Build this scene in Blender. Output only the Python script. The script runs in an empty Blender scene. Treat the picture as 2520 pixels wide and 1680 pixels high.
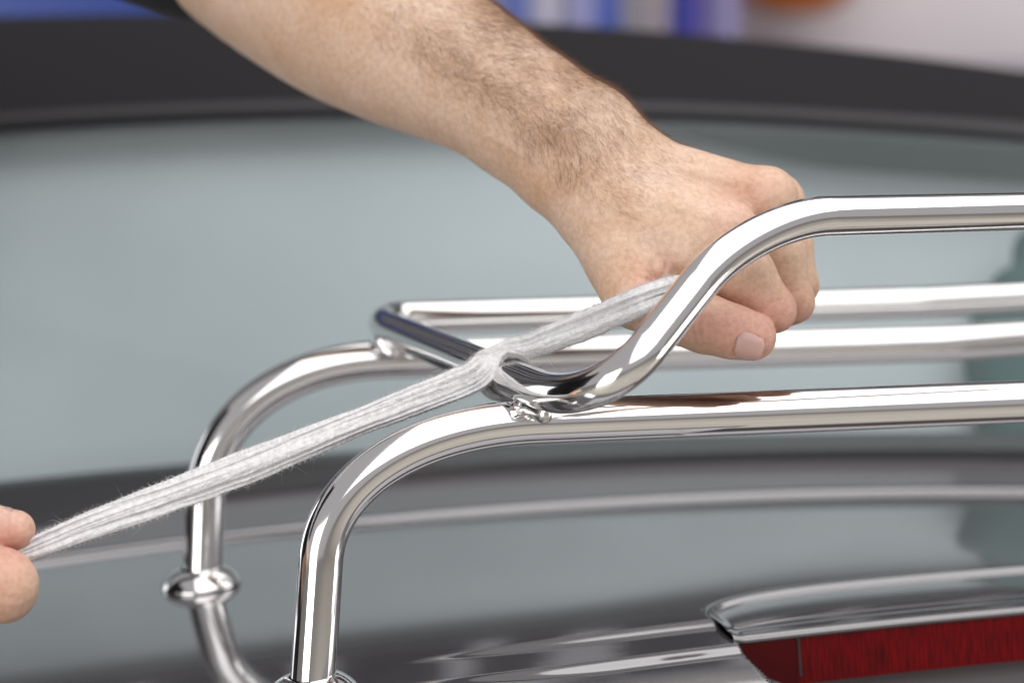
import bpy, bmesh, math, random
import numpy as np
from mathutils import Vector, Matrix

random.seed(7)
rng = np.random.default_rng(7)

# ------------------------------------------------------------------ camera, light, exposure
CAM_Z = 1.25                    # camera height above the workshop floor (m)
PITCH = math.radians(8.4)       # camera looks slightly down
LENS, SENSOR = 85.0, 36.0
F = LENS / SENSOR * 2520.0      # focal length in photo pixels
scene = bpy.context.scene
cd = bpy.data.cameras.new('camera')
cam = bpy.data.objects.new('camera', cd)
scene.collection.objects.link(cam)
cam.location = (0, 0, CAM_Z)
cam.rotation_euler = (math.pi / 2 - PITCH, 0, 0)
cd.lens, cd.sensor_width, cd.sensor_fit = LENS, SENSOR, 'HORIZONTAL'
cd.clip_start, cd.clip_end = 0.05, 200
cd.dof.use_dof = True
cd.dof.focus_distance = 1.015
cd.dof.aperture_fstop = 4.6
cd.dof.aperture_blades = 0
scene.camera = cam

world = bpy.data.worlds.new('World')
scene.world = world
world.use_nodes = True
bgn = world.node_tree.nodes['Background']
bgn.inputs[0].default_value = (0.30, 0.29, 0.295, 1)
bgn.inputs[1].default_value = 1.0

def area_lamp(name, loc, aim, sx, sy, radiance, col=(1, 1, 1)):
    l = bpy.data.lights.new(name, 'AREA')
    l.shape = 'RECTANGLE'; l.size = sx; l.size_y = sy
    l.energy = radiance * math.pi * sx * sy
    l.color = col
    o = bpy.data.objects.new(name, l)
    scene.collection.objects.link(o)
    o.location = loc
    o.rotation_euler = (Vector(aim) - Vector(loc)).to_track_quat('-Z', 'Y').to_euler()
    return o

# workshop lamps: a broad ceiling light field, and tall soft lights to either side
area_lamp('ceiling_lamp', (1.15, -1.1, 3.05), (1.15, -1.1, 0), 3.7, 7.2, 1.38, (1.0, 0.985, 0.97))
area_lamp('side_lamp', (-1.75, -1.35, 1.0), (0, 1.1, 0.95), 1.7, 1.8, 3.3, (1, 0.99, 0.98))
area_lamp('side_lamp', (2.5, 1.15, 0.95), (0, 1.1, 0.95), 1.2, 1.7, 2.0, (1, 0.985, 0.97))
area_lamp('side_lamp', (-2.4, 2.6, 1.05), (0, 1.1, 1.0), 0.8, 1.6, 1.3, (0.94, 0.95, 1))

vs = scene.view_settings
vs.view_transform = 'Standard'; vs.look = 'None'; vs.gamma = 1; vs.exposure = 0.45
vs.use_curve_mapping = False
scene.cycles.max_bounces = 10
scene.cycles.glossy_bounces = 6
scene.cycles.transparent_max_bounces = 12
scene.cycles.caustics_reflective = False
scene.cycles.sample_clamp_indirect = 6

# ------------------------------------------------------------------ helpers
SP, CP = math.sin(PITCH), math.cos(PITCH)
def ray(x, y):
    """direction through photo pixel (2520 x 1680), unit depth along the lens axis"""
    u, v = (x - 1260) / F, (y - 840) / F
    return np.array([u, CP - v * SP, -SP - v * CP])
ORG = np.array([0, 0, CAM_Z])
def P(x, y, d):
    return ORG + d * ray(x, y)
def Py(x, y, dist):
    """the point of that pixel ray at a given horizontal distance"""
    r = ray(x, y); return ORG + r * (dist / r[1])
def Pz(x, y, z):
    """the point of that pixel ray at height z (z relative to the camera)"""
    r = ray(x, y)
    return ORG + r * (z / r[2])

col = scene.collection
def link(o, parent=None):
    col.objects.link(o)
    if parent is not None:
        o.parent = parent
    return o
def empty(name, loc=(0, 0, 0), rz=0.0):
    o = bpy.data.objects.new(name, None)
    o.location = loc; o.rotation_euler = (0, 0, rz)
    o.empty_display_size = 0.05
    return link(o)
def tag(o, label=None, cat=None, group=None, kind=None):
    if label: o['label'] = label
    if cat: o['category'] = cat
    if group: o['group'] = group
    if kind: o['kind'] = kind
    return o
def mesh_obj(name, verts, faces, mat, parent=None, smooth=True):
    me = bpy.data.meshes.new(name)
    verts = np.asarray(verts, dtype=np.float64)
    me.from_pydata([tuple(v) for v in verts], [], [tuple(int(i) for i in f) for f in faces])
    me.update()
    if smooth:
        me.polygons.foreach_set('use_smooth', [True] * len(me.polygons))
    if mat: me.materials.append(mat)
    o = bpy.data.objects.new(name, me)
    return link(o, parent)
def fast_mesh(name, V, Q, mat, parent=None, n=4):
    me = bpy.data.meshes.new(name)
    V = np.ascontiguousarray(V, dtype=np.float32); Q = np.ascontiguousarray(Q, dtype=np.int32)
    me.vertices.add(len(V)); me.vertices.foreach_set('co', V.ravel())
    me.loops.add(Q.size); me.loops.foreach_set('vertex_index', Q.ravel())
    me.polygons.add(len(Q))
    me.polygons.foreach_set('loop_start', np.arange(0, Q.size, n, dtype=np.int32))
    me.polygons.foreach_set('loop_total', np.full(len(Q), n, dtype=np.int32))
    me.polygons.foreach_set('use_smooth', np.ones(len(Q), dtype=bool))
    me.update(calc_edges=True); me.validate()
    if mat: me.materials.append(mat)
    return link(bpy.data.objects.new(name, me), parent)
def grid_faces(nu, nv, wrap_v=False):
    f = []
    for i in range(nu - 1):
        for j in range(nv if wrap_v else nv - 1):
            a = i * nv + j; b = i * nv + (j + 1) % nv
            f.append((a, b, b + nv, a + nv))
    return f
def loft(name, rows, mat, parent=None, flip=False, thick=0.0):
    """rows[i][j]: surface points"""
    R = np.asarray(rows); nu, nv, _ = R.shape
    f = grid_faces(nu, nv)
    if flip: f = [q[::-1] for q in f]
    o = mesh_obj(name, R.reshape(-1, 3), f, mat, parent)
    if thick:
        m = o.modifiers.new('solid', 'SOLIDIFY'); m.thickness = thick; m.offset = -1
    return o
def frames(pts):
    pts = np.asarray(pts); T = np.gradient(pts, axis=0)
    T /= np.linalg.norm(T, axis=1)[:, None]
    n = np.cross(T[0], [0.3, 0.2, 0.93]); n /= np.linalg.norm(n)
    N = [n]
    for i in range(1, len(pts)):
        n = N[-1] - T[i] * np.dot(N[-1], T[i]); n /= np.linalg.norm(n); N.append(n)
    N = np.array(N); return T, N, np.cross(T, N)
def sweep(name, pts, r, mat, parent=None, seg=40, caps=True):
    pts = np.asarray(pts); T, N, B = frames(pts)
    r = np.broadcast_to(np.asarray(r, dtype=float), (len(pts),))
    a = np.linspace(0, 2 * math.pi, seg, endpoint=False)
    ring = np.cos(a)[None, :, None] * N[:, None, :] + np.sin(a)[None, :, None] * B[:, None, :]
    V = pts[:, None, :] + ring * r[:, None, None]
    f = grid_faces(len(pts), seg, True)
    if caps:
        f.append(tuple(range(seg))[::-1]); f.append(tuple((len(pts) - 1) * seg + i for i in range(seg)))
    return mesh_obj(name, V.reshape(-1, 3), f, mat, parent)
def bez(a, k, b, h=0.6, n=28):
    a, k, b = map(np.asarray, (a, k, b))
    h0, h1 = a + h * (k - a), b + h * (k - b)
    t = np.linspace(0, 1, n)[:, None]
    return a * (1 - t) ** 3 + 3 * h0 * t * (1 - t) ** 2 + 3 * h1 * t * t * (1 - t) + b * t ** 3
def seg(a, b, n=10):
    t = np.linspace(0, 1, n)[:, None]
    return np.asarray(a) * (1 - t) + np.asarray(b) * t
def chain(*parts):
    out = [parts[0]]
    for p in parts[1:]: out.append(p[1:])
    return np.vstack(out)
def smooth01(t):
    t = np.clip(t, 0, 1); return t * t * (3 - 2 * t)
def cat_rom(pts, n=10):
    pts = np.asarray(pts, float)
    p = np.vstack([2 * pts[0] - pts[1], pts, 2 * pts[-1] - pts[-2]])
    out = []
    for i in range(1, len(p) - 2):
        t = np.linspace(0, 1, n, endpoint=False)[:, None]
        a, b, c, d = p[i - 1], p[i], p[i + 1], p[i + 2]
        out.append(0.5 * (2 * b + (c - a) * t + (2 * a - 5 * b + 4 * c - d) * t ** 2 + (3 * b - a - 3 * c + d) * t ** 3))
    out.append(pts[-1:]); return np.vstack(out)
def lathe(name, prof, mat, parent=None, seg=48, M=None):
    prof = np.asarray(prof); a = np.linspace(0, 2 * math.pi, seg, endpoint=False)
    V = np.stack([prof[:, 0][:, None] * np.cos(a), prof[:, 0][:, None] * np.sin(a),
                  np.repeat(prof[:, 1][:, None], seg, 1)], -1).reshape(-1, 3)
    if M is not None:
        V = V @ np.array(M.to_3x3()).T + np.array(M.translation)
    return mesh_obj(name, V, [q[::-1] for q in grid_faces(len(prof), seg, True)], mat, parent)

# --- signed-distance bodies turned into one continuous skin (surface nets)
class Body:
    def __init__(s, lo, hi, h):
        s.lo = np.asarray(lo, float); s.h = h
        s.n = np.ceil((np.asarray(hi) - s.lo) / h).astype(int) + 1
        s.ax = [s.lo[i] + h * np.arange(s.n[i]) for i in range(3)]
        s.d = np.full(s.n, 0.05, np.float32)
    def sub(s, lo, hi):
        o = Body.__new__(Body); o.h = s.h
        a = np.clip(np.floor((np.asarray(lo) - s.lo) / s.h).astype(int), 0, s.n - 1); b = np.clip(np.ceil((np.asarray(hi) - s.lo) / s.h).astype(int) + 1, a + 1, s.n)
        o.at = tuple(slice(a[i], b[i]) for i in range(3)); o.lo = s.lo + a * s.h; o.n = b - a
        o.ax = [s.ax[i][o.at[i]] for i in range(3)]; o.d = np.full(o.n, 0.05, np.float32); return o
    def chain(s, pts, k_in, k_out, extra=()):
        """a limb or finger: joints (x, y, depth, radius mm), blended within by k_in and to the body by k_out"""
        w = np.array([P(*p[:3]) for p in list(pts) + [q for e in extra for q in e]])
        rm = max(p[3] for p in list(pts) + [q for e in extra for q in e]) * 0.001 + 0.012
        g = s.sub(w.min(0) - rm, w.max(0) + rm)
        for a, c in list(zip(pts[:-1], pts[1:])) + list(extra):
            g.add(P(*a[:3]), P(*c[:3]), a[3] * 0.001, c[3] * 0.001, k_in)
        s.merge(g, k_out)
    def _slice(s, lo, hi):
        a = np.clip(np.floor((lo - s.lo) / s.h).astype(int), 0, s.n); b = np.clip(np.ceil((hi - s.lo) / s.h).astype(int) + 1, 0, s.n)
        return tuple(slice(a[i], b[i]) for i in range(3))
    def _cone(s, sl, a, b, ra, rb):
        X, Y, Z = [s.ax[i][sl[i]].astype(np.float32).reshape([-1 if j == i else 1 for j in range(3)]) for i in range(3)]
        ba = b - a; L = max(float(ba @ ba), 1e-12)
        t = np.clip(((X - a[0]) * ba[0] + (Y - a[1]) * ba[1] + (Z - a[2]) * ba[2]) / L, 0, 1)
        dx, dy, dz = X - a[0] - t * ba[0], Y - a[1] - t * ba[1], Z - a[2] - t * ba[2]
        return np.sqrt(dx * dx + dy * dy + dz * dz) - (ra + (rb - ra) * t)
    def add(s, a, b, ra, rb, k=0.003, sub=False):
        a, b = np.asarray(a, float), np.asarray(b, float)
        m = max(ra, rb) + k + 4 * s.h
        sl = s._slice(np.minimum(a, b) - m, np.maximum(a, b) + m)
        if any(q.stop <= q.start for q in sl): return
        c = s._cone(sl, a, b, ra, rb); d = s.d[sl]
        if sub:
            c = -c; hh = np.clip(0.5 - 0.5 * (d - c) / k, 0, 1); s.d[sl] = d + (c - d) * hh + k * hh * (1 - hh)
        else:
            hh = np.clip(0.5 + 0.5 * (d - c) / k, 0, 1); s.d[sl] = d + (c - d) * hh - k * hh * (1 - hh)
    def merge(s, o, k):
        d = s.d[o.at]; hh = np.clip(0.5 + 0.5 * (d - o.d) / k, 0, 1); s.d[o.at] = d + (o.d - d) * hh - k * hh * (1 - hh)
    def mesh(s):
        d = s.d; ins = d < 0
        c = [ins[i:d.shape[0] - 1 + i, j:d.shape[1] - 1 + j, k:d.shape[2] - 1 + k] for i in (0, 1) for j in (0, 1) for k in (0, 1)]
        cnt = sum(x.astype(np.int8) for x in c)
        act = (cnt > 0) & (cnt < 8)
        I = np.argwhere(act); idx = np.full(act.shape, -1, np.int32); idx[act] = np.arange(len(I))
        offs = np.array([(i, j, k) for i in (0, 1) for j in (0, 1) for k in (0, 1)])
        val = np.stack([d[I[:, 0] + o[0], I[:, 1] + o[1], I[:, 2] + o[2]] for o in offs], 1)
        acc = np.zeros((len(I), 3)); w = np.zeros(len(I))
        for e0 in range(8):
            for e1 in range(e0 + 1, 8):
                if np.abs(offs[e0] - offs[e1]).sum() != 1: continue
                m = (val[:, e0] < 0) != (val[:, e1] < 0)
                t = np.where(m, val[:, e0] / np.where(m, val[:, e0] - val[:, e1], 1), 0)
                acc += m[:, None] * (offs[e0] + t[:, None] * (offs[e1] - offs[e0])); w += m
        V = s.lo + s.h * (I + acc / w[:, None])
        Q = []
        for ax in range(3):
            o1, o2 = (ax + 1) % 3, (ax + 2) % 3
            A = np.take(ins, range(0, d.shape[ax] - 1), ax); Bq = np.take(ins, range(1, d.shape[ax]), ax)
            ch = np.argwhere(A != Bq)
            ch = ch[(ch[:, o1] > 0) & (ch[:, o2] > 0) & (ch[:, o1] < d.shape[o1] - 1) & (ch[:, o2] < d.shape[o2] - 1)]
            flip = A[ch[:, 0], ch[:, 1], ch[:, 2]]
            def at(a, b):
                q = ch.copy(); q[:, o1] += a; q[:, o2] += b; return idx[q[:, 0], q[:, 1], q[:, 2]]
            q = np.stack([at(-1, -1), at(0, -1), at(0, 0), at(-1, 0)], 1)
            q[~flip] = q[~flip][:, ::-1]
            Q.append(q)
        return V, np.vstack(Q)

def relax(V, Q, it=2, f=0.5):
    for _ in range(it):
        acc = np.zeros_like(V); w = np.zeros(len(V))
        for a, b in ((0, 1), (1, 2), (2, 3), (3, 0)):
            np.add.at(acc, Q[:, a], V[Q[:, b]]); np.add.at(acc, Q[:, b], V[Q[:, a]])
            np.add.at(w, Q[:, a], 1); np.add.at(w, Q[:, b], 1)
        V = V + f * (acc / np.maximum(w, 1)[:, None] - V)
    return V
def vnormals(V, Q):
    n = np.cross(V[Q[:, 2]] - V[Q[:, 0]], V[Q[:, 3]] - V[Q[:, 1]])
    N = np.zeros_like(V)
    for j in range(4): np.add.at(N, Q[:, j], n)
    return N / np.maximum(np.linalg.norm(N, axis=1), 1e-12)[:, None]

def relief(V, VN, feats):
    """raise tendons and veins, sink skin creases: polylines (photo pixels), half width px, height mm"""
    rel = V - ORG; dep = rel[:, 1] * CP - rel[:, 2] * SP
    px = 1260 + F * rel[:, 0] / dep; py = 840 - F * (rel @ np.array([0, SP, CP])) / dep
    front = smooth01((-(rel * VN).sum(1) / np.linalg.norm(rel, axis=1) - 0.05) / 0.3)
    D = np.zeros(len(V))
    for pts, w, amp, dmax in feats:
        pts = np.asarray(pts, float)
        lo, hi = pts.min(0) - 4 * w, pts.max(0) + 4 * w
        m = np.where((px > lo[0]) & (px < hi[0]) & (py > lo[1]) & (py < hi[1]) & (dep < dmax))[0]
        if not len(m): continue
        best = np.full(len(m), 1e9); tt = np.zeros(len(m)); n = len(pts) - 1
        for i in range(n):
            a, b = pts[i], pts[i + 1]; ba = b - a
            t = np.clip(((px[m] - a[0]) * ba[0] + (py[m] - a[1]) * ba[1]) / (ba @ ba), 0, 1)
            d = np.hypot(px[m] - a[0] - t * ba[0], py[m] - a[1] - t * ba[1])
            tt = np.where(d < best, (i + t) / n, tt); best = np.minimum(best, d)
        D[m] += amp * 0.001 * np.exp(-(best / w) ** 2) * (0.35 + 0.65 * np.sin(np.pi * np.clip(tt, 0.02, 0.98)) ** 0.5)
    return V + VN * (D * front)[:, None]

# ------------------------------------------------------------------ materials
def mat(name, base, rough=0.5, metal=0.0, **kw):
    m = bpy.data.materials.new(name); m.use_nodes = True
    b = m.node_tree.nodes['Principled BSDF']
    b.inputs['Base Color'].default_value = (*base, 1)
    b.inputs['Roughness'].default_value = rough
    b.inputs['Metallic'].default_value = metal
    for k, v in kw.items():
        b.inputs[k].default_value = v
    return m
def nodes(m):
    return m.node_tree.nodes, m.node_tree.links, m.node_tree.nodes['Principled BSDF']
def noise_bump(m, scale, strength, dist=0.001, detail=4, src='Object', stretch=None):
    N, L, b = nodes(m)
    tc = N.new('ShaderNodeTexCoord'); nz = N.new('ShaderNodeTexNoise'); bp = N.new('ShaderNodeBump')
    nz.inputs['Scale'].default_value = scale; nz.inputs['Detail'].default_value = detail
    bp.inputs['Strength'].default_value = strength; bp.inputs['Distance'].default_value = dist
    if stretch:
        mp = N.new('ShaderNodeMapping'); mp.inputs['Scale'].default_value = stretch
        L.new(tc.outputs[src], mp.inputs[0]); L.new(mp.outputs[0], nz.inputs['Vector'])
    else:
        L.new(tc.outputs[src], nz.inputs['Vector'])
    L.new(nz.outputs[0], bp.inputs['Height'])
    if b.inputs['Normal'].links:
        L.new(b.inputs['Normal'].links[0].from_socket, bp.inputs['Normal'])
    L.new(bp.outputs[0], b.inputs['Normal'])
    return nz
def noise_color(m, c0, c1, scale, lo=0.35, hi=0.65, detail=5):
    N, L, b = nodes(m)
    tc = N.new('ShaderNodeTexCoord'); nz = N.new('ShaderNodeTexNoise'); cr = N.new('ShaderNodeValToRGB')
    nz.inputs['Scale'].default_value = scale; nz.inputs['Detail'].default_value = detail
    cr.color_ramp.elements[0].position = lo; cr.color_ramp.elements[1].position = hi
    cr.color_ramp.elements[0].color = (*c0, 1); cr.color_ramp.elements[1].color = (*c1, 1)
    L.new(tc.outputs['Object'], nz.inputs['Vector']); L.new(nz.outputs[0], cr.inputs[0]); L.new(cr.outputs[0], b.inputs['Base Color'])
    return cr
def noise_rough(m, lo, hi, scale):
    N, L, b = nodes(m)
    tc = N.new('ShaderNodeTexCoord'); nz = N.new('ShaderNodeTexNoise'); mr = N.new('ShaderNodeMapRange')
    nz.inputs['Scale'].default_value = scale; nz.inputs['Detail'].default_value = 6
    mr.inputs[1].default_value = 0.3; mr.inputs[2].default_value = 0.7; mr.inputs[3].default_value = lo; mr.inputs[4].default_value = hi
    L.new(tc.outputs['Object'], nz.inputs['Vector']); L.new(nz.outputs[0], mr.inputs[0]); L.new(mr.outputs[0], b.inputs['Roughness'])

M_chrome = mat('chrome', (0.86, 0.85, 0.845), 0.04, 1.0)
noise_rough(M_chrome, 0.045, 0.12, 30)
noise_bump(M_chrome, 260, 0.012, 0.0004)
M_weld = mat('weld_steel', (0.74, 0.73, 0.72), 0.24, 1.0)
noise_bump(M_weld, 300, 0.1, 0.0004)
M_paint = mat('grey_car_paint', (0.150, 0.143, 0.153), 0.09, 0.55)
_b = nodes(M_paint)[2]
_b.inputs['Coat Weight'].default_value = 1.0; _b.inputs['Coat Roughness'].default_value = 0.012; _b.inputs['Coat IOR'].default_value = 1.9
noise_bump(M_paint, 9000, 0.03, 0.0002, 1)
M_satin = mat('satin_grey_trim', (0.108, 0.099, 0.108), 0.42, **{'Coat Weight': 0.7, 'Coat Roughness': 0.08, 'Coat IOR': 1.6})
noise_bump(M_satin, 1500, 0.05, 0.0003)
M_fabric = mat('black_roof_fabric', (0.0185, 0.0170, 0.0188), 0.9, **{'Specular IOR Level': 0.15})
noise_bump(M_fabric, 900, 0.35, 0.0006)
M_rubber = mat('black_rubber', (0.014, 0.013, 0.016), 0.55)
noise_bump(M_rubber, 300, 0.1)
M_floor = mat('workshop_floor', (0.36, 0.31, 0.24), 0.5)
noise_color(M_floor, (0.33, 0.305, 0.265), (0.43, 0.40, 0.35), 3.0)
M_wall = mat('pale_wall', (0.72, 0.66, 0.70), 0.8)
noise_color(M_wall, (0.80, 0.74, 0.78), (0.86, 0.80, 0.84), 2.0)

# ------------------------------------------------------------------ car frame of reference
YAW = math.radians(16.5)
EX = np.array([math.cos(YAW), math.sin(YAW), 0.0]); EY = np.array([-math.sin(YAW), math.cos(YAW), 0.0]); EZ = np.array([0, 0, 1.0])
Z_DECK = -0.277
CAR_O = np.array([0.235, 1.20, CAM_Z + Z_DECK])
def to_car(p):
    q = np.asarray(p) - CAR_O; return np.stack([q @ EX, q @ EY, q @ EZ], -1)
def deck_base(x, y):
    yy = np.asarray(y) - 0.02
    return -x * x / (2 * 5.0) - np.where(yy < 0, yy * yy / (2 * 2.05), yy * yy / (2 * 6.0))
def hit(px, py, surf=deck_base, off=0.0):
    """car-frame point where the pixel ray meets the deck surface"""
    r = ray(px, py); o = to_car(ORG); d = to_car(ORG + r) - o
    lo, hi = 0.5, 4.0
    t = np.linspace(0.6, 3.0, 4000)
    p = o + t[:, None] * d
    g = p[:, 2] - (surf(p[:, 0], p[:, 1]) + off)
    i = np.argmax(g < 0)
    if g[i] >= 0: return p[-1]
    f = g[i - 1] / (g[i - 1] - g[i])
    return p[i - 1] + f * (p[i] - p[i - 1])

def poly_through(h, comp=1, deg=2):
    c = np.polyfit(h[:, 0], h[:, comp], deg)
    lo, hi = h[:, 0].min() - 0.04, h[:, 0].max() + 0.04
    d = np.polyder(c)
    def f(x):
        x = np.asarray(x, float); xc = np.clip(x, lo, hi)
        ext = x - xc
        return np.polyval(c, xc) + np.polyval(d, xc) * ext / (1 + 3.0 * np.abs(ext))
    return f
def hit_y(px, py, yf):
    """car-frame point where the pixel ray reaches the curved upright surface y = yf(x)"""
    r = ray(px, py); o = to_car(ORG); d = to_car(ORG + r) - o
    t = np.linspace(0.6, 3.5, 6000); p = o + t[:, None] * d
    i = np.argmax(p[:, 1] > yf(p[:, 0])); return p[i]

edge_h = np.array([hit(a, b) for a, b in [(96, 1392), (480, 1337), (879, 1291), (1250, 1262), (1660, 1234), (2520, 1216)]])
edge_y = poly_through(edge_h)
def panel_z(x): return deck_base(x, edge_y(x) + 0.01) + 0.0035
wb_h = np.array([hit(a, b, lambda x, y: panel_z(x), 0.0175) for a, b in [(0, 1197), (375, 1163), (850, 1118), (1440, 1092), (2000, 1082), (2520, 1074)]])
wb_y = poly_through(wb_h)
seal_h = np.array([hit(a, b, lambda x, y: panel_z(x), 0.004) for a, b in [(300, 1264), (640, 1228), (1200, 1168), (1920, 1135), (2520, 1137)]])
seal_y = poly_through(seal_h)

car = empty('parked_car', CAR_O, YAW)
tag(car, 'dark grey convertible car with black fabric roof under the chrome rack', 'car')

def back_y(x):
    a = np.abs(x)
    return -0.0905 + 0.0300 * np.clip(1 - (a / 0.1775) ** 6, 0, 1) ** 0.5
LENS_Y, L1_Y, L2_Y = -0.1135, -0.0965, -0.1245
def lid_z(x, y):
    x = np.asarray(x, float); y = np.asarray(y, float)
    fade = smooth01((0.345 - np.abs(x)) / 0.11)
    z = deck_base(x, y)
    z = z - fade * 0.0022 * smooth01((L1_Y + 0.005 - y) / 0.009)
    z = z - fade * 0.0026 * smooth01((L2_Y + 0.005 - y) / 0.010)
    z = z - 0.009 * (np.abs(x) < 0.1765) * smooth01((back_y(x) + 0.0022 - y) / 0.003)
    z = z - 0.9 * np.clip(-0.165 - y, 0, None) ** 2 * 8
    z = z - 1.8 * np.clip(np.abs(x) - 0.5, 0, None) ** 2
    return z

# trunk lid: full-width sheet in front of the brake light, and a tail sheet on either side of its recess
rows = []
xs = np.sort(np.concatenate([np.linspace(-0.68, 0.68, 81), np.linspace(-0.185, -0.105, 40), np.linspace(0.105, 0.185, 40)]))
for t in np.linspace(0, 1, 90):
    y0 = LENS_Y; y1 = edge_y(xs) - 0.004
    y = y0 + (y1 - y0) * t ** 1.35
    z = lid_z(xs, y)
    rows.append(np.stack([xs, y, z], -1))
V = [np.array(rows).reshape(-1, 3)]; Fc = grid_faces(90, 161)
# rolled-down front edge
y1 = edge_y(xs) - 0.004
roll = [np.stack([xs, y1 + 0.003 * math.sin(a), lid_z(xs, y1) - 0.003 * (1 - math.cos(a)) - (0.02 if a > 1.6 else 0)], -1) for a in (0.5, 1.0, 1.57, 1.65)]
base = len(V[0]); V.append(np.array(roll).reshape(-1, 3))
for i in range(4):
    for j in range(160):
        a0 = (89 * 161 + j) if i == 0 else base + (i - 1) * 161 + j
        b0 = base + i * 161 + j
        Fc.append((a0, a0 + 1, b0 + 1, b0))
yr = LENS_Y - np.linspace(0, 1, 150) ** 1.15 * 0.19
for side in (-1, 1):
    rows = []
    for y in yr:
        xe = -(0.1732 - 0.42 * max(0.0, LENS_Y - y - 0.002))
        xe = min(xe, -0.09)
        xx = xe - (xe + 0.68) * np.linspace(1, 0, 120) ** 2.2
        zz = lid_z(xx, np.full_like(xx, y))
        zz = zz - 0.003 * smooth01((xx - (xe - 0.0035)) / 0.0035) ** 2
        xx = np.append(xx, xe + 0.0008); zz = np.append(zz, zz[-1] - 0.035)
        rows.append(np.stack([side * -xx if side > 0 else xx, np.full_like(xx, y), zz], -1))
    R = np.array(rows); off = sum(len(v) for v in V)
    g = grid_faces(*R.shape[:2])
    V.append(R.reshape(-1, 3)); Fc += [tuple(off + k for k in (q[::-1] if side < 0 else q)) for q in g]
lid = mesh_obj('trunk_lid', np.vstack(V), Fc, M_paint, car)
bm = bmesh.new(); bm.from_mesh(lid.data); bmesh.ops.remove_doubles(bm, verts=bm.verts, dist=0.0002)
bmesh.ops.recalc_face_normals(bm, faces=bm.faces); bm.to_mesh(lid.data); bm.free()

# brake-light pod: raised rounded plateau with a lip over the red lens
xp = np.concatenate([-0.1775 + 0.06 * np.linspace(0, 1, 34) ** 2.2, np.linspace(-0.116, 0.0, 20)])
xp = np.concatenate([xp, -xp[::-1][1:]])
prof = []
for x in xp:
    yb = float(back_y(x)); yl = LENS_Y - 0.003
    a = abs(x); en = float(smooth01((0.1778 - a) / 0.006))
    w = max(yb - yl, 0.004); r = min(0.0027, 0.35 * w); h = -0.0019 * en
    pts = [(x, yb + 0.0062, float(deck_base(x, yb + 0.0062)) - 0.0003), (x, yb + 0.0052, float(deck_base(x, yb + 0.0052)) + 0.00015), (x, yb + 0.0030, float(deck_base(x, yb + 0.003)) + 0.0002)]
    for q in np.linspace(0, 1, 14):                       # the lid rounds down into the housing
        yy = yb + 0.0010 - r * q; pts.append((x, yy, float(deck_base(x, yy)) + 0.0002 + h * float(smooth01(q))))
    y0 = yb + 0.0010 - r
    for q in np.linspace(0.06, 1, 16):
        yy = y0 + (yl + 0.004 - y0) * q
        pts.append((x, yy, float(deck_base(x, yy)) + 0.0002 + h * (1 - 0.45 * q) + 0.0006 * math.sin(q * math.pi) - 0.0006 * math.exp(-((q - 0.82) / 0.05) ** 2)))
    zt = pts[-1][2]
    for an in np.linspace(0.2, math.pi * 0.98, 14):       # rounded lip
        pts.append((x, yl + 0.004 - 0.0045 * math.sin(an), zt - 0.0024 * (1 - math.cos(an))))
    pts.append((x, LENS_Y + 0.012, zt - 0.0054))
    prof.append(pts)
pod = loft('light_housing', prof, M_paint, car)

M_lens = mat('red_lens', (0.16, 0.003, 0.006), 0.2, **{'Specular IOR Level': 0.15})
N, L, b = nodes(M_lens)
tc = N.new('ShaderNodeTexCoord'); mp = N.new('ShaderNodeMapping'); nz = N.new('ShaderNodeTexNoise'); cr = N.new('ShaderNodeValToRGB')
mp.inputs['Scale'].default_value = (1, 0.0, 0.05); nz.inputs['Scale'].default_value = 1300; nz.inputs['Detail'].default_value = 3
e = cr.color_ramp.elements; e[0].position = 0.35; e[0].color = (0.045, 0.0002, 0.0006, 1); e[1].position = 0.85; e[1].color = (0.26, 0.001, 0.003, 1)
L.new(tc.outputs['Object'], mp.inputs[0]); L.new(mp.outputs[0], nz.inputs['Vector']); L.new(nz.outputs[0], cr.inputs[0]); L.new(cr.outputs[0], b.inputs['Base Color'])
b.inputs['Coat Weight'].default_value = 0.12; b.inputs['Coat Roughness'].default_value = 0.05
M_lensrim = mat('red_lens_border', (0.06, 0.0006, 0.0015), 0.2, **{'Specular IOR Level': 0.2})
M_dark = mat('black_plastic', (0.012, 0.011, 0.012), 0.4)
light = empty('tmp'); bpy.data.objects.remove(light)
# lens: bordered face with real vertical ribs
yf = LENS_Y - 0.0008
def ztop(x): return deck_base(x, LENS_Y) - 0.0035
nx = 340; xx = np.linspace(-0.174, 0.174, nx)
rows = []
for q in np.linspace(0, 1, 9):
    rib = 0.0004 * np.abs(np.sin(xx * 800)) * (np.abs(xx) < 0.146)
    rows.append(np.stack([xx, yf - rib - 0.004 * q, ztop(xx) - 0.0225 * q], -1))
lens = loft('brake_light_lens', rows, M_lens, car)
tag(lens, 'red ribbed lens of the high brake light')
fr = []
for sgn in (-1, 1):
    xa, xb = sorted((sgn * 0.1745, sgn * 0.1475))
    x4 = np.linspace(xa, xb, 6)
    loft('lens_border', [np.stack([x4, np.full(6, yf - 0.0016 - 0.004 * q), ztop(x4) - 0.001 - 0.0215 * q], -1) for q in np.linspace(0, 1, 5)], M_lensrim, lens)
    x4 = np.linspace(sgn * 0.1470, sgn * 0.1458, 3)
    loft('divider', [np.stack([x4, np.full(3, yf - 0.0020 - 0.004 * q), ztop(x4) - 0.001 - 0.0165 * q], -1) for q in np.linspace(0, 1, 5)], M_dark, lens)
xb_ = np.linspace(-0.19, 0.19, 60)
rows = []
for q in np.linspace(0, 1, 16):
    y = yf + 0.004 - 0.10 * q
    rows.append(np.stack([xb_, np.full(60, y), ztop(xb_) - 0.0205 - 0.004 * q - 0.12 * q * q], -1))
loft('light_recess', rows, mat('dark_grey_plastic', (0.03, 0.026, 0.028), 0.45), car)

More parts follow.
